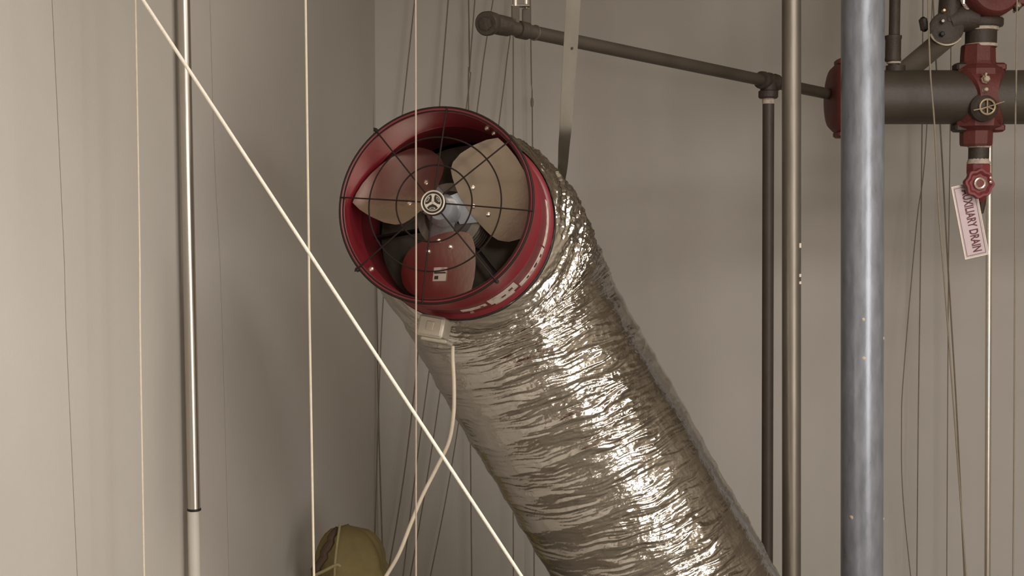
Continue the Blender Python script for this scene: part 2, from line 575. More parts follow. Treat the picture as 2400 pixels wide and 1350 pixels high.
for (a0, a1, z0, z1) in ((-82, -66, -.158, -.138), (-64, -44, -.170, -.122), (-62, -48, -.186, -.174), (-43, -16, -.186, -.164), (-15, 14, -.184, -.166), (-96, -86, -.022, -.014)):
    s = sticker(a0, a1, z0, z1)
for (a0, a1, z0, z1) in ((-70, -68, -.154, -.146), (-56, -53, -.160, -.150), (-50, -47, -.150, -.138), (-37, -35, -.180, -.170), (-29, -26, -.180, -.168), (-22, -20, -.182, -.172)):
    sticker(a0, a1, z0, z1, 'sticker_print', 'print', 0.0015)
sticker(-78.5, -76.5, -.184, -.176, 'housing_screw', 'bolt', 0.003)

# switch box under the barrel
ba = R(-98.5)
bd_ = Vector((math.cos(ba), math.sin(ba), 0))
bt_ = Vector((-math.sin(ba), math.cos(ba), 0))
bc = bd_ * 0.236 + Vector((0, 0, -0.165))
brot = Matrix((bt_, -bd_, Vector((0, 0, 1)))).transposed()
bx = fb(MB().box(bc, (0.058, 0.046, 0.060), brot, 0.004), 'switch_box', 'box', None, 30)
fb(MB().box(bc + Vector((0, 0, 0.0315)), (0.050, 0.038, 0.004), brot, 0.0015), 'cover_plate', 'box', bx, 30)
fb(MB().box(bc + Vector((0, 0, 0.034)) + bt_ * 0.0, (0.016, 0.020, 0.003), brot, 0.001), 'switch_toggle', 'box', bx, 30)
fb(MB().box(bc + bd_ * 0.027 + bt_ * 0.010 + Vector((0, 0, -0.004)), (0.058, 0.008, 0.056), brot, 0.002), 'box_bracket', 'box', bx, 30)

cordp = [(1061, 812, 2.765), (1061, 840, 2.755), (1064, 900, 2.74), (1063, 970, 2.73), (1052, 1035, 2.73), (1024, 1095, 2.73), (990, 1162, 2.72), (962, 1230, 2.71), (935, 1298, 2.70), (904, 1352, 2.70), (850, 1440, 2.68), (800, 1560, 2.64)]
pth = smooth_path([at(*p) for p in cordp], 8)
last = pth[-1]
pth += smooth_path([last, Vector((last.x - 0.02, last.y, 0.25)), Vector((last.x + 0.02, last.y - 0.05, 0.03)), Vector((last.x + 0.35, last.y - 0.2, 0.008))], 8)[1:]
fb_cord = MB().tube(pth, 0.0043, 10).build('power_cord', 'cord', fan)
tag(fb_cord, 'pale grey power cord')


# ------------------------------------------------------------------ foil duct
def perlin(x, y, seed):
    g = np.random.default_rng(seed)
    ang = g.random((256, 256)) * 2 * np.pi
    gx, gy = np.cos(ang), np.sin(ang)
    xi, yi = np.floor(x).astype(int), np.floor(y).astype(int)
    xf, yf = x - xi, y - yi
    u = xf * xf * xf * (xf * (xf * 6 - 15) + 10)
    v = yf * yf * yf * (yf * (yf * 6 - 15) + 10)

    def d(ix, iy, fx_, fy_):
        return gx[ix & 255, iy & 255] * fx_ + gy[ix & 255, iy & 255] * fy_
    a = d(xi, yi, xf, yf)
    b = d(xi + 1, yi, xf - 1, yf)
    c = d(xi, yi + 1, xf, yf - 1)
    e = d(xi + 1, yi + 1, xf - 1, yf - 1)
    return (a * (1 - u) + b * u) * (1 - v) + (c * (1 - u) + e * u) * v


def duct():
    axr = -fz
    a_pt = P0 + axr * 0.205
    b_pt = at(1246, 806, 3.055)
    c_pt = at(1555, 1340, 3.10)
    t1 = (c_pt - b_pt).normalized()
    pts = []
    h = 0.175
    p0, p1, p2, p3 = a_pt, a_pt + axr * (h + 0.03), b_pt - t1 * h, b_pt
    for k in range(80):
        t = k / 80
        pts.append(p0 * (1 - t) ** 3 + p1 * 3 * t * (1 - t) ** 2 + p2 * 3 * t * t * (1 - t) + p3 * t ** 3)
    end = at(1690, 1575, 3.12)
    for k in range(40):
        pts.append(b_pt.lerp(end, k / 40))
    down = Vector((end.x + 0.03, end.y - 0.10, 0.0))
    q0, q1, q2, q3 = end, end + t1 * 0.12, down + Vector((0, 0, 0.14)), down
    for k in range(21):
        t = k / 20
        pts.append(q0 * (1 - t) ** 3 + q1 * 3 * t * (1 - t) ** 2 + q2 * 3 * t * t * (1 - t) + q3 * t ** 3)
    # resample by arc length
    arr = np.array([tuple(p) for p in pts])
    seg = np.linalg.norm(np.diff(arr, axis=0), axis=1)
    L = np.concatenate([[0], np.cumsum(seg)])
    NS = 980
    s = np.linspace(0, L[-1], NS)
    cen = np.stack([np.interp(s, L, arr[:, i]) for i in range(3)], 1)
    # smooth the tangents
    tan = np.gradient(cen, axis=0)
    ker = np.ones(13) / 13
    tan = np.stack([np.convolve(np.pad(tan[:, i], 6, mode='edge'), ker, 'valid') for i in range(3)], 1)
    tan /= np.linalg.norm(tan, axis=1)[:, None]
    # parallel transport, seam turned away from the viewer
    nrm = np.zeros_like(tan)
    start = Vector((0.25, 0.2, 1.0))
    t0 = Vector(tan[0])
    nv = (start - t0 * start.dot(t0)).normalized()
    prev = t0
    for i in range(NS):
        t = Vector(tan[i])
        nv = prev.rotation_difference(t) @ nv
        nv = (nv - t * nv.dot(t)).normalized()
        nrm[i] = nv
        prev = t
    bi = np.cross(tan, nrm)
    NT = 620
    th = np.linspace(0, 2 * np.pi, NT, endpoint=False)
    S, T = np.meshgrid(s, th, indexing='ij')
    rad_s = 0.2085 + (0.243 - 0.2085) * np.clip((s - 0.012) / 0.10, 0, 1) ** 0.7
    rad = np.repeat(rad_s[:, None], NT, 1)
    N = nrm[:, None, :] * np.cos(T)[..., None] + bi[:, None, :] * np.sin(T)[..., None]
    # weight: how taut (smooth) the sheet is; slack on the side turned to the viewer's right, taut to the left
    facing = N @ np.array([-0.86, -0.30, -0.42])
    slack = np.clip(1.05 - 0.95 * np.clip(facing, 0, 1), 0.20, 1.0)
    right = np.clip(N @ np.array([0.95, -0.1, 0.3]), 0, 1)
    slack = slack * (1 - 0.8 * np.clip((right - 0.60) / 0.22, 0, 1) * np.clip((S - 0.22) / 0.2, 0, 1))
    big = perlin(S / 0.16, T * 1.3, 3)
    slack = np.clip(slack * (1 + 0.9 * big), 0.10, 1.2)
    c = T * 0.24
    # spiral wire inside: shallow scallops
    pitch = 0.078
    ph = (S + 0.0 * c) / pitch + T / (2 * np.pi)
    scal = np.abs(np.sin(np.pi * ph)) - 0.6
    out = -0.0050 * scal * (0.5 + 0.5 * slack)
    # warped coordinates; creases run round the tube, slightly skewed
    wx = S + 0.012 * perlin(S / 0.05, c / 0.08, 21) + 0.20 * (c - 0.6)
    wy = c + 0.015 * perlin(S / 0.04, c / 0.05, 22)
    rid = 0.0
    for k, (ls, lc, amp) in enumerate(((0.042, 0.26, 0.0044), (0.019, 0.17, 0.0036), (0.0105, 0.11, 0.0025), (0.0060, 0.055, 0.0015))):
        nz = perlin(wx / ls, wy / lc, 40 + k)
        rid = rid + amp * (1.0 - 2.8 * np.abs(nz))
    fac = 0.0
    for k, (l, amp) in enumerate(((0.030, 0.0018), (0.013, 0.0008), (0.0065, 0.0003))):
        nz = perlin(S / l + 5, c / l + 3, 70 + k)
        fac = fac + amp * (0.6 - 2.0 * np.abs(nz))
    env = np.clip((S - 0.0) / 0.05, 0.25, 1.0)
    # shoulder by the blower is more crumpled
    crump = 1.0 + 2.0 * np.exp(-((S - 0.12) / 0.12) ** 2)
    out = out + env * slack * (1.05 * rid + fac * crump)
    out = out + 0.006 * perlin(S / 0.22, T * 0.9, 90) * np.clip(S / 0.2, 0, 1)
    rad = rad + out
    V = cen[:, None, :] + N * rad[..., None]
    V = V.reshape(-1, 3)
    V[:, 2] = np.maximum(V[:, 2], 0.003)
    idx = np.arange(NS * NT).reshape(NS, NT)
    a = idx[:-1, :]
    b = np.roll(idx, -1, 1)[:-1, :]
    cq = np.roll(idx, -1, 1)[1:, :]
    d = idx[1:, :]
    Q = np.stack([a, b, cq, d], -1).reshape(-1, 4)
    base = Vector((cen[-1][0], cen[-1][1], 0.0))
    V = V - np.array(base)
    me = bpy.data.meshes.new('foil_duct')
    me.vertices.add(len(V))
    me.vertices.foreach_set('co', V.astype(np.float32).ravel())
    me.loops.add(Q.size)
    me.loops.foreach_set('vertex_index', Q.astype(np.int32).ravel())
    me.polygons.add(len(Q))
    me.polygons.foreach_set('loop_start', np.arange(0, Q.size, 4, dtype=np.int32))
    me.polygons.foreach_set('loop_total', np.full(len(Q), 4, dtype=np.int32))
    me.update(calc_edges=True)
    me.validate()
    me.shade_smooth()
    me.materials.append(M['foil'])
    root = empty('flexible_duct', base, 'crinkled silver foil flexible duct slanting down from the red blower', 'duct')
    o = bpy.data.objects.new('foil_sleeve', me)
    col.objects.link(o)
    o.parent = root
    # dull inner liner
    keep = np.where(s > 0.045)[0][::14]
    vs_, fs_ = [], []
    for i in keep:
        for k in range(48):
            a_ = 2 * math.pi * k / 48
            vs_.append(cen[i] + (nrm[i] * math.cos(a_) + bi[i] * math.sin(a_)) * (rad_s[i] - 0.026))
    for i in range(len(keep) - 1):
        for k in range(48):
            fs_.append((i * 48 + (k + 1) % 48, i * 48 + k, (i + 1) * 48 + k, (i + 1) * 48 + (k + 1) % 48))
    vs_ = [(v_[0], v_[1], max(0.004, v_[2])) for v_ in vs_]
    MB().add(vs_, fs_).build('inner_liner', 'liner', root)
    # clamp band that holds the sleeve on the barrel
    cb = MB().lathe([(0.2105, -0.222), (0.2135, -0.222), (0.2135, -0.236), (0.2105, -0.236)], P0, fz, 96, True)
    o2 = cb.build('clamp_band', 'strap', root)
    return root


duct()

# ------------------------------------------------------------------ hanger strap
def strap():
    rows = [(1344, -160, 34, 2.83, 0), (1344, 0, 33, 2.83, 0), (1338, 100, 33, 2.83, 2), (1331, 210, 31, 2.832, 4), (1326, 295, 28, 2.838, 6), (1322, 340, 26, 2.855, 8), (1319, 390, 22, 2.885, 10), (1314, 432, 18, 2.912, 12)]
    P = [at(x, y, Y) for x, y, w, Y, tw in rows]
    P[0] = extend_to(P[2], P[1], CEIL)
    pts = smooth_path(P, 6)
    ws = np.interp(np.linspace(0, 1, len(pts)), np.linspace(0, 1, len(rows)), [r[2] * r[3] / F for r in rows])
    tw = np.interp(np.linspace(0, 1, len(pts)), np.linspace(0, 1, len(rows)), [r[4] for r in rows])
    mb = MB()
    vs, fs = [], []
    th = 0.002
    for i, p in enumerate(pts):
        a = R(float(tw[i]))
        x = Vector((math.cos(a), math.sin(a), 0))
        n = Vector((-math.sin(a), math.cos(a), 0))
        w = float(ws[i]) / 2 / math.cos(a)
        for (sx, sn) in ((-1, -1), (1, -1), (1, 1), (-1, 1)):
            vs.append(p + x * sx * w + n * sn * th)
    for i in range(len(pts) - 1):
        for k in range(4):
            fs.append((i * 4 + k, i * 4 + (k + 1) % 4, i * 4 + 4 + (k + 1) % 4, i * 4 + 4 + k))
    fs += [(3, 2, 1, 0), tuple(len(pts) * 4 - 4 + k for k in range(4))]
    root = empty('hanger_strap', pts[-1], 'flat galvanised metal strap hanging down to the top of the foil duct', 'strap')
    mb.add(vs, fs)
    mb.build('strap_band', 'strap', root, 30)
    c = at(1341, 113, 2.826)
    MB().lathe([(0.0, 0.0), (0.0028, 0.0), (0.0028, 0.0016), (0.0, 0.0018)], c, (0, -1, 0), 10).build('strap_hole', 'rubber', root)


strap()

# ------------------------------------------------------------------ cables and ropes
def cable(name, pts, dia, material, label, cat='cable', group=None, top=True, bottom=True, seg=8):
    P = [at(*p) for p in pts]
    if top:
        P[0] = extend_to(P[1], P[0], CEIL) if P[0].z < CEIL else P[0]
    if bottom:
        P[-1] = extend_to(P[-2], P[-1], 0.0)
    pth = smooth_path(P, 6)
    return thing(MB().tube(pth, dia / 2, seg), name, material, label, cat, group)


GF = 'pale cords hanging in front of the blower'
cable('rigging_cable', [(317, 0, 2.45), (325, 450, 2.45), (330, 900, 2.45), (338, 1350, 2.45)], 0.0040, 'wire_pale', 'pale cord hanging straight down beside the steel conduit, nearest the bright side wall', 'cord', GF)
cable('rigging_cable', [(716, 0, 2.35), (722, 450, 2.35), (728, 900, 2.35), (736, 1350, 2.35)], 0.0044, 'wire_pale', 'pale cord hanging straight down in the shaded space between conduit and blower', 'cord', GF)
cable('rigging_cable', [(974, 0, 2.30), (975, 450, 2.30), (975, 900, 2.30), (975, 1350, 2.30)], 0.0030, 'wire_thin', 'thin pale cord hanging across the face of the red blower', 'cord', GF)


def diag():
    a, b = at(335, 0, 2.2), at(1222, 1350, 2.25)
    top = extend_to(b, a, CEIL)
    bot = extend_to(a, b, 0.0)
    n = 60
    pts = [top.lerp(bot, k / n) for k in range(n + 1)]
    thing(MB().tube(pts, 0.0031, 10), 'diagonal_rope', 'rope', 'white taut rope running diagonally down past the red blower', 'rope')


diag()

GB = 'thin dark strands by the back wall'  # dark tubes that trace thin lines by the back wall
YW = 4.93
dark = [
    ([(868, 0, 4.96), (874, 300, 4.96), (883, 690, 4.96), (888, 1000, 4.96), (897, 1300, 4.96)], .0058, 'thin dark strand added for the dark line where the two walls meet'),  # added strand that draws the dark line of the wall corner
    ([(972, 0, YW), (945, 250, YW), (915, 520, YW), (893, 800, YW), (884, 1100, YW)], .0048, 'thin dark strand leaning toward the corner, first right of the corner above the blower'),
    ([(1050, 0, YW), (1031, 240, YW), (962, 1000, YW), (921, 1262, YW)], .0052, 'thin dark strand passing behind the very top of the red blower'),
    ([(1098, 0, YW), (1100, 120, YW), (1098, 240, YW), (1103, 1073, YW), (1106, 1350, YW)], .0050, 'plumb dark strand reappearing below the blower beside the foil duct'),
    ([(1113, 0, 4.90), (1103, 130, 4.90), (1094, 245, 4.90), (988, 1000, 4.90), (963, 1204, 4.90)], .0046, 'thin dark strand crossing the plumb one just above the blower'),
    ([(1156, 0, YW), (1141, 90, YW), (1118, 262, YW), (1020, 1000, YW), (976, 1262, YW)], .0046, 'thin slanting dark strand passing behind the round pipe elbow'),
    ([(1208, 0, YW), (1195, 90, YW), (1172, 270, YW), (1070, 1023, YW), (1008, 1350, YW)], .0044, 'thin slanting dark strand passing behind the pipe hanger rods'),
    ([(1203, 0, 4.91), (1203, 300, 4.91), (1203, 1233, 4.91), (1204, 1350, 4.91)], .0046, 'straight dark strand below the pipe hanger rods'),
    ([(1243, 0, YW), (1245, 160, YW), (1248, 330, YW), (1252, 1350, YW)], .0050, 'dark strand nearest the metal strap, with a small knot above the duct'),
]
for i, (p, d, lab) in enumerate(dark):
    o = cable('wall_strand', p, d, 'strand_dark', lab, 'cable', GB)
    if i == 8:
        k0 = at(1247, 240, YW)
        MB().lathe([(0.0, -0.022), (0.0050, -0.014), (0.0062, 0.0), (0.0050, 0.014), (0.0, 0.022)], k0, (0, 0, 1), 10).build('knot', 'strand_dark', o)

# faint strands that stand in for shadow lines on the side wall
def wall_pt(px, py, off=0.0015):
    """Point where a sight line meets the side wall, moved off its face."""
    d = at(px, py, 1.0) - CAM
    nrm = Vector((1, -0.115, 0)).normalized()
    t = (corner - CAM).dot(nrm) / d.dot(nrm)
    return CAM + d * t + nrm * off


def wall_strand(pts, dia, label):
    P = [wall_pt(*p) for p in pts]
    P[0] = extend_to(P[1], P[0], CEIL)
    P[-1] = extend_to(P[-2], P[-1], 0.0)
    thing(MB().tube(smooth_path(P, 6), dia / 2, 8), 'wall_strand', 'shade_faint', label, 'cable', 'faint strands drawn for shadow lines on the side wall')


wall_strand([(121, 0), (143, 450), (160, 900), (181, 1350)], .0018, 'faint strand drawn for a shadow line on the brightest part of the side wall')
wall_strand([(492, 0), (500, 300), (520, 750), (536, 1350)], .0012, 'faint strand drawn for a shadow line on the side wall just beyond the steel conduit')

# cables by the sprinkler pipework
GR = 'thin cables by the sprinkler pipework'
right = [
    ([(2176, 0, 3.85), (2177, 78, 3.85), (2190, 291, 3.85), (2201, 501, 3.85), (2212, 640, 3.85), (2233, 920, 3.85), (2264, 1350, 3.85)], .0054, 'wire_mid', 'grey cable hanging in front of the black main pipe between thick pipe and red clamp'),
    ([(2187, 0, 4.55), (2194, 150, 4.55), (2204, 300, 4.55), (2222, 627, 4.55), (2244, 1000, 4.55), (2260, 1350, 4.55)], .0058, 'strand_dark', 'dark cable behind the black main pipe, running close beside the grey one'),
    ([(2163, 0, 4.9), (2161, 300, 4.9), (2157, 640, 4.9), (2152, 1000, 4.9), (2149, 1350, 4.9)], .0046, 'strand_dark', 'thin plumb cable behind the main pipe, second from the thick grey pipe'),
    ([(2176, 200, 4.86), (2171, 320, 4.86), (2148, 527, 4.86), (2118, 874, 4.86), (2113, 1000, 4.86), (2117, 1175, 4.86), (2135, 1350, 4.86)], .0040, 'strand_dark', 'thin bowed cable behind the main pipe, nearest the thick grey pipe'),
    ([(2229, 60, 4.9), (2227, 300, 4.9), (2223, 640, 4.9), (2219, 1350, 4.9)], .0040, 'strand_dark', 'thin plumb cable behind the main pipe, nearest the drain tag'),
    ([(2384, 0, 3.80), (2382, 164, 3.80), (2380, 291, 3.80), (2377, 1000, 3.80), (2374, 1350, 3.80)], .0050, 'wire_mid', 'grey cable hanging in front of the main pipe beyond the red clamp'),
]
for p, d, m, lab in right:
    cable('hanging_cable', p, d, m, lab, 'cable', GR)

# ------------------------------------------------------------------ conduit on the side wall
def conduit():
    Y = 2.93
    a, b = at(428, 0, Y), at(456, 1350, Y)
    top, bot = extend_to(b, a, CEIL), extend_to(a, b, 0.0)
    root = empty('wall_conduit', bot, 'shiny steel conduit standing against the bright side wall', 'conduit')
    j = at(455, 1193, Y)
    ax = (top - bot).normalized()
    r = 0.0143
    MB().lathe([(r, 0.002), (r, (top - j).length)], j, ax, 32).build('upper_tube', 'conduit', root)
    MB().lathe([(r * 0.96, 0.0), (r * 0.96, (j - bot).length - 0.002)], bot, ax, 32).build('lower_tube', 'painted', root)
    MB().lathe([(r, -0.004), (r + 0.0016, -0.003), (r + 0.0016, 0.001), (r, 0.002)], j, ax, 32).build('joint_ring', 'rubber', root)
    for py in (60, 900):
        c = at(428 + 28 * py / 1350, py, Y) if py != 60 else at(430, -110, Y)
        if py == 900:
            continue
        MB().lathe([(r, -0.010), (r + 0.003, -0.010), (r + 0.003, 0.010), (r, 0.010)], c, ax, 32).build('clip', 'conduit', root)


conduit()


# ------------------------------------------------------------------ vertical poles and pipes
def vert(px_top, px_bot, Y):
    a, b = at(px_top, 0, Y), at(px_bot, 1350, Y)
    return extend_to(b, a, CEIL), extend_to(a, b, 0.0)


# slim steel pole
top, bot = vert(1855, 1855, 3.35)
ax = (top - bot).normalized()
pole = empty('steel_pole', bot, 'slim brownish steel pole standing between the black drop pipe and thick grey pipe', 'pole')
H = (top - bot).length
MB().lathe([(0.0246, 0.0), (0.0246, H)], bot, ax, 48).build('pole_tube', 'pole', pole)
for (py, h) in ((575, 0.012), (645, 0.008), (662, 0.007)):
    c = at(1869, py, 3.35)
    base = bot + ax * (c - bot).dot(ax)
    MB().lathe([(0.0248, -h / 2), (0.0254, -h / 2), (0.0254, h / 2), (0.0248, h / 2)], base, ax, 10, True, R(-8), R(32), (0.75, -0.66, 0)).build('tape_scrap', 'white_tape', pole)

# thick grey pipe
top, bot = vert(2022, 2020, 3.50)
ax = (top - bot).normalized()
gp = empty('thick_pipe', bot, 'thick blue-grey galvanised pipe standing in front of the black main', 'pipe')
H = (top - bot).length
MB().lathe([(0.0575, 0.0), (0.0575, H)], bot, ax, 64).build('pipe_tube', 'galv', gp)
for (px, py) in ((2066, 790), (2010, 745), (1986, 1205), (2068, 1212), (2012, 835)):
    c = at(px, py, 3.50)
    x = (px - 2021) / 49.5
    x = max(-0.97, min(0.97, x))
    base = bot + ax * (c - bot).dot(ax)
    d = Vector((x, -math.sqrt(1 - x * x), 0))
    s = random.uniform(0.8, 1.2)
    MB().lathe([(0.0, -0.001), (0.0065 * s, -0.0008), (0.0045 * s, 0.0012), (0.0, 0.002)], base + d * 0.0575, d, 9).build('plaster_splash', 'thread_seal', gp)

# bright rod behind the drain valve
top, bot = vert(2320, 2314, 4.30)
ax = (top - bot).normalized()
rod = empty('threaded_rod', bot, 'thin bright steel rod running down behind the drain valve', 'rod')
MB().lathe([(0.0105, 0.0), (0.0105, (top - bot).length)], bot, ax, 24).build('rod_shaft', 'chrome', rod)

# ------------------------------------------------------------------ branch pipe with elbow, tee and drop
YM = 4.04


def branch():
    pl, pr = at(1172, 60, 3.12), at(1950, 222, YM)
    d = (pr - pl).normalized()

    def bp(px):
        # point of the axis seen at column px
        lo, hi = 0.0, 1.0
        for _ in range(40):
            m = (lo + hi) / 2
            q = pl.lerp(pr, m) - CAM
            x = 1200 + F * q.x / (q.y * math.cos(PITCH) - q.z * math.sin(PITCH))
            if x < px: lo = m
            else: hi = m
        return pl.lerp(pr, lo)
    tee = bp(1801)
    drop_b = Vector(at(1798, 1350, tee.y))
    drop_bot = extend_to(tee, drop_b, 0.0)
    root = empty('branch_pipe', drop_bot, 'black iron branch pipe with elbow and tee, dropping behind the foil duct', 'pipe')
    r = 0.0172
    MB().tube([pl, pr], r, 32).build('branch_tube', 'black_iron', root)
    # elbow whose mouth turns toward the viewer
    c = at(1150, 54, 3.10)
    view = (CAM - c).normalized()
    fa = (view * 0.9 + Vector((-0.35, 0, -0.05))).normalized()
    el = MB().lathe([(0.0, -0.034), (0.015, -0.032), (0.024, -0.020), (0.0265, -0.004), (0.0265, 0.010), (0.0290, 0.012), (0.0290, 0.028), (0.026, 0.032), (0.0, 0.032)], c, fa, 32)
    el.lathe([(0.0235, -0.002), (0.0245, 0.030), (0.0235, 0.056), (0.017, 0.058)], c, d, 32)
    e = el.build('elbow', 'black_fit', root)
    MB().lathe([(0.0, 0.0), (0.0165, 0.0), (0.0165, 0.006), (0.0, 0.008)], c + fa * 0.031, fa, 6).build('plug', 'black_fit', e, 20)
    q = bp(1262)
    MB().lathe([(0.0172, -0.003), (0.0195, -0.002), (0.0195, 0.002), (0.0172, 0.003)], q - d * 0.012, d, 32, True).build('hanger_ring', 'pole', root)
    MB().lathe([(0.0172, -0.016), (0.0215, -0.014), (0.0215, 0.014), (0.0172, 0.016)], bp(1225), d, 32).build('collar', 'black_fit', root)
    # hanger rods with nuts
    for px in (1208, 1233):
        b = bp(px) + Vector((0, 0, 0.006))
        t = Vector((b.x, b.y, CEIL))
        hr = MB().lathe([(0.0048, 0.0), (0.0048, (t - b).length)], b, (0, 0, 1), 16).build('hanger_rod', 'chrome', root)
        MB().lathe([(0.0, 0.008), (0.0100, 0.008), (0.0104, 0.012), (0.0104, 0.044), (0.0100, 0.048), (0.0, 0.048)], b, (0, 0, 1), 6).build('rod_nut', 'pole', hr, 20)
    c2 = bp(1220) + Vector((0, 0, 0.058))
    MB().box(c2, (0.046, 0.024, 0.006), None, 0.001).build('hanger_plate', 'pole', root, 20)
    # tee
    tb = MB().lathe([(0.0172, -0.040), (0.0255, -0.038), (0.0265, -0.026), (0.0235, -0.022), (0.0235, 0.022), (0.0265, 0.026), (0.0255, 0.038), (0.0172, 0.040)], tee, d, 32)
    tb.lathe([(0.0235, 0.0), (0.0240, 0.026), (0.0290, 0.029), (0.0290, 0.046), (0.0255, 0.050), (0.0172, 0.050)], tee, (0, 0, -1), 32)
    tb.lathe([(0.0225, -0.01), (0.0225, 0.012), (0.012, 0.024), (0.0, 0.027)], tee, (0, 0, 1), 24)
    tb.build('tee', 'black_fit', root)
    ax = (drop_bot - tee).normalized()
    MB().lathe([(0.0176, 0.050), (0.0186, 0.052), (0.0186, 0.064), (0.0176, 0.066)], tee, ax, 32).build('seal_ring', 'thread_seal', root)
    MB().lathe([(r, 0.04), (r, (drop_bot - tee).length)], tee, ax, 32).build('drop_tube', 'black_iron', root)


branch()


# ------------------------------------------------------------------ sprinkler main with red clamp, drain valve and riser
def main_pipe():
    RM = 0.0840
    cl = at(1968, 229, YM)
    zc = at(2300, 228, YM).z
    x0 = at(1990, 228, YM).x
    x1 = XR
    root = empty('sprinkler_main', (at(2300, 228, YM).x, YM, zc - RM), 'large black sprinkler main pipe with red fittings, running off behind the thick grey pipe', 'pipe')
    mp = MB().lathe([(RM - 0.006, 0.0), (RM, 0.002), (RM, x1 - x0)], (x0, YM, zc), (1, 0, 0), 64).build('main_tube', 'black_iron', root)
    # red grooved cap at the end
    xa = at(1944, 228, YM).x
    MB().lathe([(0.020, -0.004), (0.060, -0.002), (0.092, 0.004), (0.106, 0.018), (0.110, 0.034), (0.110, 0.070), (0.104, 0.082), (RM, 0.086)], (xa, YM, zc - 0.004), (1, 0, 0), 64).build('end_cap', 'iron_red', root)
    for s in (-1, 1):
        MB().box((xa + 0.045, YM, zc - 0.004 + s * 0.112), (0.05, 0.07, 0.022), None, 0.006).build('cap_lug', 'iron_red', root)
    # red mechanical tee
    xm = at(2292, 228, YM).x
    sad = MB()
    n = 48
    vs, fs = [], []
    for i in range(n + 1):
        a = math.pi * 2 * i / n          # from the top, turning toward the viewer
        w = 0.031 + 0.043 * abs(math.cos(a)) ** 1.6
        for (r, k) in ((RM + 0.0005, 1.0), (RM + 0.013, 0.86)):
            for s in (-1, 1):
                vs.append((xm + s * w * k, YM - r * math.sin(a), zc + r * math.cos(a)))
    for i in range(n):
        b = i * 4
        c = b + 4
        fs += [(b + 2, b + 3, c + 3, c + 2), (b, b + 2, c + 2, c), (b + 3, b + 1, c + 1, c + 3)]
    sad.add(vs, fs)
    cl_ = sad.build('clamp', 'iron_red', root)
    # outlets above and below
    up = MB().lathe([(0.078, 0.055), (0.076, 0.084), (0.058, 0.100), (0.0535, 0.110), (0.0515, 0.156), (0.049, 0.162), (0.040, 0.163)], (xm - 0.003, YM, zc), (0, 0, 1), 8, ref=(math.cos(R(22.5)), math.sin(R(22.5)), 0))
    up.build('upper_outlet', 'iron_red', root, 20)
    dn = MB().lathe([(0.078, 0.055), (0.076, 0.092), (0.058, 0.100), (0.050, 0.106), (0.0490, 0.146), (0.046, 0.152), (0.036, 0.153)], (xm - 0.003, YM, zc), (0, 0, -1), 8, ref=(math.cos(R(22.5)), math.sin(R(22.5)), 0))
    dn.build('lower_outlet', 'iron_red', root, 20)
    for s in (-1, 1):
        for zz, h in ((0.092, 0.026), (-0.096, 0.026)):
            MB().box((xm + s * 0.058, YM - 0.005, zc + zz), (0.040, 0.055, h), None, 0.006).build('clamp_lug', 'black_fit' if s < 0 else 'iron_red', root)
    # front outlet with a little ring handle
    yf = YM - RM
    c = Vector((at(2306, 252, yf).x, yf, at(2306, 252, yf).z))
    MB().lathe([(0.044, -0.02), (0.043, 0.006), (0.036, 0.013), (0.022, 0.022), (0.0, 0.022)], c, (0, -1, 0), 32).build('front_boss', 'black_fit', root)
    rg = MB().ring(c + Vector((0, -0.030, 0)), (0, -1, 0), 0.0225, 0.0034, 40, 8)
    for a in (R(92), R(205), R(335), R(270)):
        rg.tube([c + Vector((0, -0.028, 0)), c + Vector((math.cos(a) * 0.0225, -0.030, math.sin(a) * 0.0225))], 0.0026, 8)
    rw = rg.build('ring_handle', 'brass', root)
    MB().tube([c + Vector((-0.042, -0.030, -0.010)), c + Vector((-0.02, -0.033, -0.006)), c + Vector((0.02, -0.034, 0.006)), c + Vector((0.050, -0.032, 0.016))], 0.0018, 6).build('seal_wire', 'brass', rw)
    for (px, py, s) in ((2306, 187, 0.0115), (2304, 212, 0.0080), (2303, 176, 0.005)):
        b = at(px, py, yf)
        b.y = yf - 0.012
        MB().lathe([(s * 1.2, -0.006), (s * 1.2, 0.002), (s, 0.004), (s, 0.012), (s * 0.7, 0.015), (0.0, 0.015)], b, (0.1, -1, 0.1), 6).build('clamp_bolt', 'bolt', root, 20)
    # riser above
    def vz(py):
        return at(2300, py, YM).z
    xr = at(2299, 90, YM).x
    MB().lathe([(0.046, vz(112)), (0.0505, vz(110)), (0.0505, vz(104)), (0.046, vz(103))], (xr, YM, 0), (0, 0, 1), 32).build('sealant_ring', 'thread_seal', root)
    MB().lathe([(0.0475, vz(112)), (0.0475, vz(60))], (xr, YM, 0), (0, 0, 1), 32).build('riser_nipple', 'black_fit', root)
    MB().lathe([(0.046, vz(73)), (0.0525, vz(72)), (0.0525, vz(64)), (0.046, vz(62))], (xr, YM, 0), (0, 0, 1), 32).build('sealant_ring', 'thread_seal', root)
    MB().lathe([(0.05, vz(65)), (0.064, vz(63)), (0.066, vz(60)), (0.066, vz(46)), (0.060, vz(42)), (0.045, vz(40)), (0.045, vz(-60))], (xr, YM, 0), (0, 0, 1), 32).build('riser_flange', 'black_fit', root)
    # red coupling above the flange, seen face on
    cc = at(2322, -22, YM - 0.05)
    cp = MB().lathe([(0.036, 0.045), (0.050, 0.050), (0.074, 0.046), (0.083, 0.034), (0.084, -0.02), (0.070, -0.04), (0.0, -0.042)], cc, (0.05, -1, 0.1), 48)
    cpl = cp.build('coupling', 'iron_red', root)
    MB().lathe([(0.0, 0.036), (0.036, 0.036), (0.040, 0.046), (0.036, 0.050), (0.030, 0.044), (0.0, 0.043)], cc, (0.05, -1, 0.1), 32).build('coupling_bore', 'black_fit', cpl)
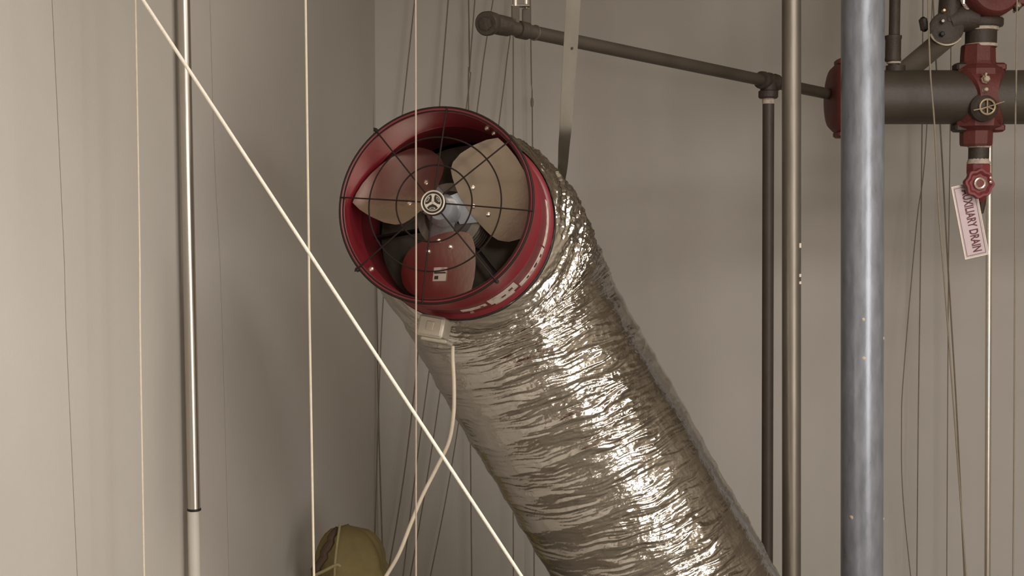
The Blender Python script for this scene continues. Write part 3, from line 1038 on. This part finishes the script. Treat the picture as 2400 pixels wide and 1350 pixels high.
    MB().ring(cc + Vector((-0.006, 0.012, 0)), (0.05, -1, 0.1), 0.085, 0.0055, 48, 8).build('gasket_ring', 'thread_seal', cpl)
    MB().box(at(2384, 4, YM - 0.06), (0.05, 0.04, 0.022), Matrix.Rotation(R(12), 3, 'Y'), 0.005).build('coupling_lug', 'iron_red', cpl)
    b = at(2385, 15, YM - 0.09)
    MB().lathe([(0.0, -0.03), (0.005, -0.03), (0.005, 0.0), (0.0085, 0.0), (0.0085, 0.010), (0.0, 0.012)], b, (0.0, -0.9, 0.4), 6).build('coupling_bolt', 'bolt', cpl, 20)
    MB().lathe([(0.012, -0.012), (0.013, 0.0), (0.012, 0.003), (0.0, 0.003)], b, (0.0, -0.9, 0.4), 6).build('bolt_washer', 'black_fit', cpl, 20)
    b = at(2259, 0, YM - 0.08)
    MB().lathe([(0.0, -0.012), (0.0045, -0.012), (0.0045, 0.014), (0.0085, 0.014), (0.0085, 0.030), (0.0, 0.031)], b, (0, 0, 1), 6).build('coupling_bolt', 'bolt', cpl, 20)
    # side fitting: body, facing flange and pipe slanting back
    cf = at(2216, 68, YM - 0.02)
    va = Vector((-0.10, -1, 0.05)).normalized()
    sf = MB().lathe([(0.0, -0.06), (0.040, -0.055), (0.047, -0.02), (0.050, 0.0), (0.052, 0.004), (0.052, 0.018), (0.046, 0.022), (0.0, 0.022)], cf, va, 40)
    sf.tube([cf + Vector((0.01, 0.01, 0.02)), cf + Vector((0.045, 0.01, 0.035)), cf + Vector((0.10, 0.0, 0.035))], [0.038, 0.044, 0.044], 24)
    sf.tube([cf + Vector((0.015, 0.01, 0.02)), cf + Vector((0.022, 0.01, 0.16))], [0.036, 0.036], 24)
    sd = sf.build('side_fitting', 'black_fit', root)
    MB().ring(cf + va * 0.020, va, 0.0525, 0.0036, 40, 8, R(200), R(322), (1, 0, 0)).build('flange_edge', 'bolt', sd)
    for (px, py, s, m) in ((2209, 50, 0.007, 'pole'), (2208, 80, 0.008, 'rubber'), (2212, 25, 0.006, 'brass')):
        b = at(px, py, YM - 0.05)
        MB().lathe([(0.0, -0.01), (s, -0.01), (s, 0.006), (s * 0.7, 0.009), (0.0, 0.009)], b, va, 6).build('flange_bolt', m, sd, 20)
    MB().box(at(2165, 57, YM + 0.02), (0.022, 0.03, 0.046), Matrix.Rotation(R(-12), 3, 'Y'), 0.007).build('side_lug', 'black_fit', sd)
    MB().tube([at(2222, 84, YM + 0.05), at(2112, 176, YM + 0.16)], 0.0345, 32).build('slanting_tube', 'grey_pipe', root)
    # small pipe rising by the thick grey pipe
    xs = at(2096, 80, YM).x
    MB().lathe([(0.017, vz(170)), (0.017, vz(-330) if vz(-330) < CEIL else CEIL)], (xs, YM, 0), (0, 0, 1), 24).build('small_riser', 'black_fit', root)
    MB().lathe([(0.017, vz(146)), (0.0235, vz(144)), (0.0255, vz(140)), (0.0240, vz(134)), (0.0240, vz(94)), (0.0262, vz(90)), (0.0262, vz(84)), (0.017, vz(82))], (xs - 0.003, YM, 0), (0, 0, 1), 24).build('riser_coupling', 'black_fit', root)
    MB().lathe([(0.017, vz(150)), (0.0215, vz(149)), (0.0215, vz(145)), (0.017, vz(144))], (xs, YM, 0), (0, 0, 1), 24).build('sealant_ring', 'thread_seal', root)
    MB().lathe([(0.030, vz(168)), (0.030, vz(154)), (0.0, vz(152))], (xs + 0.006, YM, 0), (0, 0, 1), 24).build('riser_boss', 'black_fit', root)
    # drain valve below
    xv = at(2293, 400, YM).x
    MB().lathe([(0.026, vz(348)), (0.0335, vz(346)), (0.0335, vz(340)), (0.026, vz(338))], (xv, YM, 0), (0, 0, 1), 24).build('sealant_ring', 'thread_seal', root)
    MB().lathe([(0.0315, vz(384)), (0.0315, vz(338))], (xv, YM, 0), (0, 0, 1), 24).build('drain_nipple', 'black_fit', root)
    MB().lathe([(0.030, vz(386)), (0.0365, vz(384)), (0.0330, vz(376)), (0.0315, vz(372))], (xv, YM, 0), (0, 0, 1), 16).build('sealant_ring', 'thread_seal', root)
    vb = MB().lathe([(0.020, vz(474)), (0.026, vz(466)), (0.034, vz(445)), (0.036, vz(410)), (0.0375, vz(404)), (0.0375, vz(386)), (0.034, vz(383)), (0.0, vz(383))], (xv, YM, 0), (0, 0, 1), 8).build('valve_body', 'valve_red', root, 20)
    MB().lathe([(0.0, vz(502)), (0.008, vz(500)), (0.014, vz(478)), (0.016, vz(462))], (xv + 0.011, YM, 0), (0, 0, 1), 12).build('drain_spout', 'black_fit', vb)
    hc = at(2294, 430, YM - 0.075)
    MB().lathe([(0.012, 0.0), (0.012, 0.05)], hc, (0, 1, 0), 16).build('valve_stem', 'brass', vb)
    # scalloped handwheel
    poly = []
    for k in range(96):
        a = 2 * math.pi * k / 96
        rr = 0.0450 + 0.0028 * math.cos(8 * a + 0.6)
        poly.append((rr, a))
    wheel = MB()
    vs, fs = [], []
    prof = [(0.30, -0.004), (0.62, -0.004), (0.80, -0.012), (0.95, -0.012), (1.0, -0.004), (1.0, 0.006), (0.94, 0.012), (0.0, 0.012)]
    for (k, y) in prof:
        for (rr, a) in poly:
            vs.append(hc + Vector((math.cos(a) * rr * k, y, math.sin(a) * rr * k)))
    m = 96
    for i in range(len(prof) - 1):
        for k in range(m):
            k2 = (k + 1) % m
            fs.append((i * m + k2, i * m + k, (i + 1) * m + k, (i + 1) * m + k2))
    fs.append(tuple(range(m)))
    hw = wheel.add(vs, fs).build('handwheel', 'valve_red', root, 40)
    MB().ring(hc + Vector((0, -0.010, 0)), (0, -1, 0), 0.0150, 0.0045, 32, 8).build('wheel_nut', 'bolt', hw)
    MB().lathe([(0.0, 0.0), (0.0115, 0.0), (0.0115, 0.008), (0.0, 0.009)], hc + Vector((0, -0.002, 0)), (0, -1, 0), 6).build('wheel_screw', 'valve_red', hw, 20)
    for (px, py) in ((2322, 417), (2322, 427)):
        MB().lathe([(0.0045, -0.004), (0.0045, 0.002), (0.0, 0.004)], at(px, py, YM - 0.088), (0, -1, 0), 8).build('wheel_chip', 'bolt', hw)
    return root


main_pipe()


# ------------------------------------------------------------------ drain tag
def drain_tag():
    Y = YM - 0.045
    tl, tr, br, bl = at(2231, 440, Y), at(2284, 428, Y), at(2315, 593, Y), at(2263, 606, Y)
    x = (tr - tl).normalized()
    y = (tl - bl)
    H = y.length
    y = y.normalized()
    W = (br - bl).length
    root = empty('drain_tag', bl, 'pink-white tag lettered in maroon, hanging tilted below the red handwheel', 'tag')
    MB().prism([(0, 0), (W, 0), (W, H), (0, H)], bl, x, y, 0.0014).build('tag_plate', 'tag', root, 0)
    z = x.cross(y).normalized()
    o = bl + z * 0.0014
    b = 0.0018
    i = 0.0050
    fr = MB()
    for (p0, p1) in (((i, i), (W - i, i + b)), ((i, H - i - b), (W - i, H - i)), ((i, i + b), (i + b, H - i - b)), ((W - i - b, i + b), (W - i, H - i - b))):
        fr.prism([p0, (p1[0], p0[1]), p1, (p0[0], p1[1])], o, x, y, 0.0008)
    fr.build('tag_border', 'grey_pipe', root, 0)
    ed = MB()
    e = 0.0026
    for (p0, p1) in (((-e, -e), (W + e, 0)), ((-e, H), (W + e, H + e)), ((-e, 0), (0, H)), ((W, 0), (W + e, H))):
        ed.prism([p0, (p1[0], p0[1]), p1, (p0[0], p1[1])], bl, x, y, 0.0026)
    ed.build('tag_rim', 'tag_edge', root, 0)
    # lettering, read from top to bottom
    cu = bpy.data.curves.new('lettering', 'FONT')
    cu.body = 'AUXILIARY DRAIN'
    cu.size = 1.0
    cu.extrude = 0.0
    cu.offset = 0.022
    cu.align_x = 'CENTER'
    cu.align_y = 'CENTER'
    tmp = bpy.data.objects.new('lettering', cu)
    col.objects.link(tmp)
    bpy.context.view_layer.update()
    dg = bpy.context.evaluated_depsgraph_get()
    me = bpy.data.meshes.new_from_object(tmp.evaluated_get(dg))
    bpy.data.objects.remove(tmp)
    co = [v.co.copy() for v in me.vertices]
    w = max(c.x for c in co) - min(c.x for c in co)
    h = max(c.y for c in co) - min(c.y for c in co)
    cx = (max(c.x for c in co) + min(c.x for c in co)) / 2
    cy = (max(c.y for c in co) + min(c.y for c in co)) / 2
    sx, sy = (H * 0.875) / w, (W * 0.40) / h
    mid = bl + x * (W * 0.57) + y * (H * 0.50) + z * 0.0024
    mb = MB()
    vs = [mid - y * ((c.x - cx) * sx) + x * ((c.y - cy) * sy) for c in co]
    n = len(vs)
    fs = [tuple(p.vertices) for p in me.polygons]
    mb.add(vs, fs)
    mb.build('tag_lettering', 'tag_ink', root, 0)
    # small wire loop up to the valve
    MB().tube(smooth_path([bl + x * (W * 0.72) + y * (H * 0.965), at(2292, 436, Y), at(2296, 425, YM - 0.042)], 6), 0.0012, 6).build('tag_wire', 'brass', root)


drain_tag()


# ------------------------------------------------------------------ olive bag in the corner
def bag():
    Y = 3.75
    base = at(842, 1350, Y)
    base.z = 0.0
    topz = at(812, 1232, Y).z
    root = empty('slumped_bag', base, 'olive yellow fabric bag standing in the dim corner, only its top showing', 'bag')
    mb = MB()
    NSx, NH = 64, 40
    vs, fs = [], []
    for j in range(NH + 1):
        t = j / NH
        z = topz * (1 - (1 - t) ** 1.0)
        prof_ = (0.118 * (1 - max(0, (t - 0.80) / 0.20) ** 2.6) ** 0.5 if t > 0.80 else 0.118 + 0.015 * math.sin(t * 9)) if t < 1 else 0.004
        for k in range(NSx):
            a = 2 * math.pi * k / NSx
            fold = 1 + 0.06 * math.sin(5 * a + 6 * t) * (0.4 + t) + 0.03 * math.sin(11 * a - 4 * t)
            peak = 0.006 * max(0, math.cos(a - R(200))) * t
            vs.append(base + Vector((math.cos(a) * prof_ * fold * 0.86 - 0.028 * t, math.sin(a) * prof_ * fold * 0.7, z + peak)))
    for j in range(NH):
        for k in range(NSx):
            k2 = (k + 1) % NSx
            fs.append((j * NSx + k, j * NSx + k2, (j + 1) * NSx + k2, (j + 1) * NSx + k))
    fs.append(tuple(range(NH * NSx, (NH + 1) * NSx)))
    fs.append(tuple(range(NSx - 1, -1, -1)))
    mb.add(vs, fs)
    mb.build('bag_body', 'bag', root, 60)
    yf = Y - 0.13
    # dark zip tape up the slanting edge, pale piping beside it, rust panel below
    za, zb = at(736, 1352, yf), at(789, 1236, yf + 0.03)
    MB().tube([za.lerp(zb, k / 10) + Vector((0.004 * math.sin(k * 2.1), 0, 0)) for k in range(11)], [0.010, 0.011, 0.012, 0.011, 0.013, 0.012, 0.013, 0.011, 0.011, 0.010, 0.006], 8).build('zip_tape', 'bag_zip', root)
    MB().tube(smooth_path([at(797, 1228, yf + 0.02), at(791, 1268, yf), at(785, 1322, yf - 0.01), at(784, 1365, yf - 0.01)], 5), 0.0036, 8).build('piping', 'bag_rim', root)
    MB().tube(smooth_path([at(734, 1350, yf - 0.01), at(760, 1338, yf - 0.015), at(788, 1324, yf - 0.012), at(798, 1327, yf - 0.01)], 5), 0.0048, 8).build('piping', 'bag_rim', root)


bag()
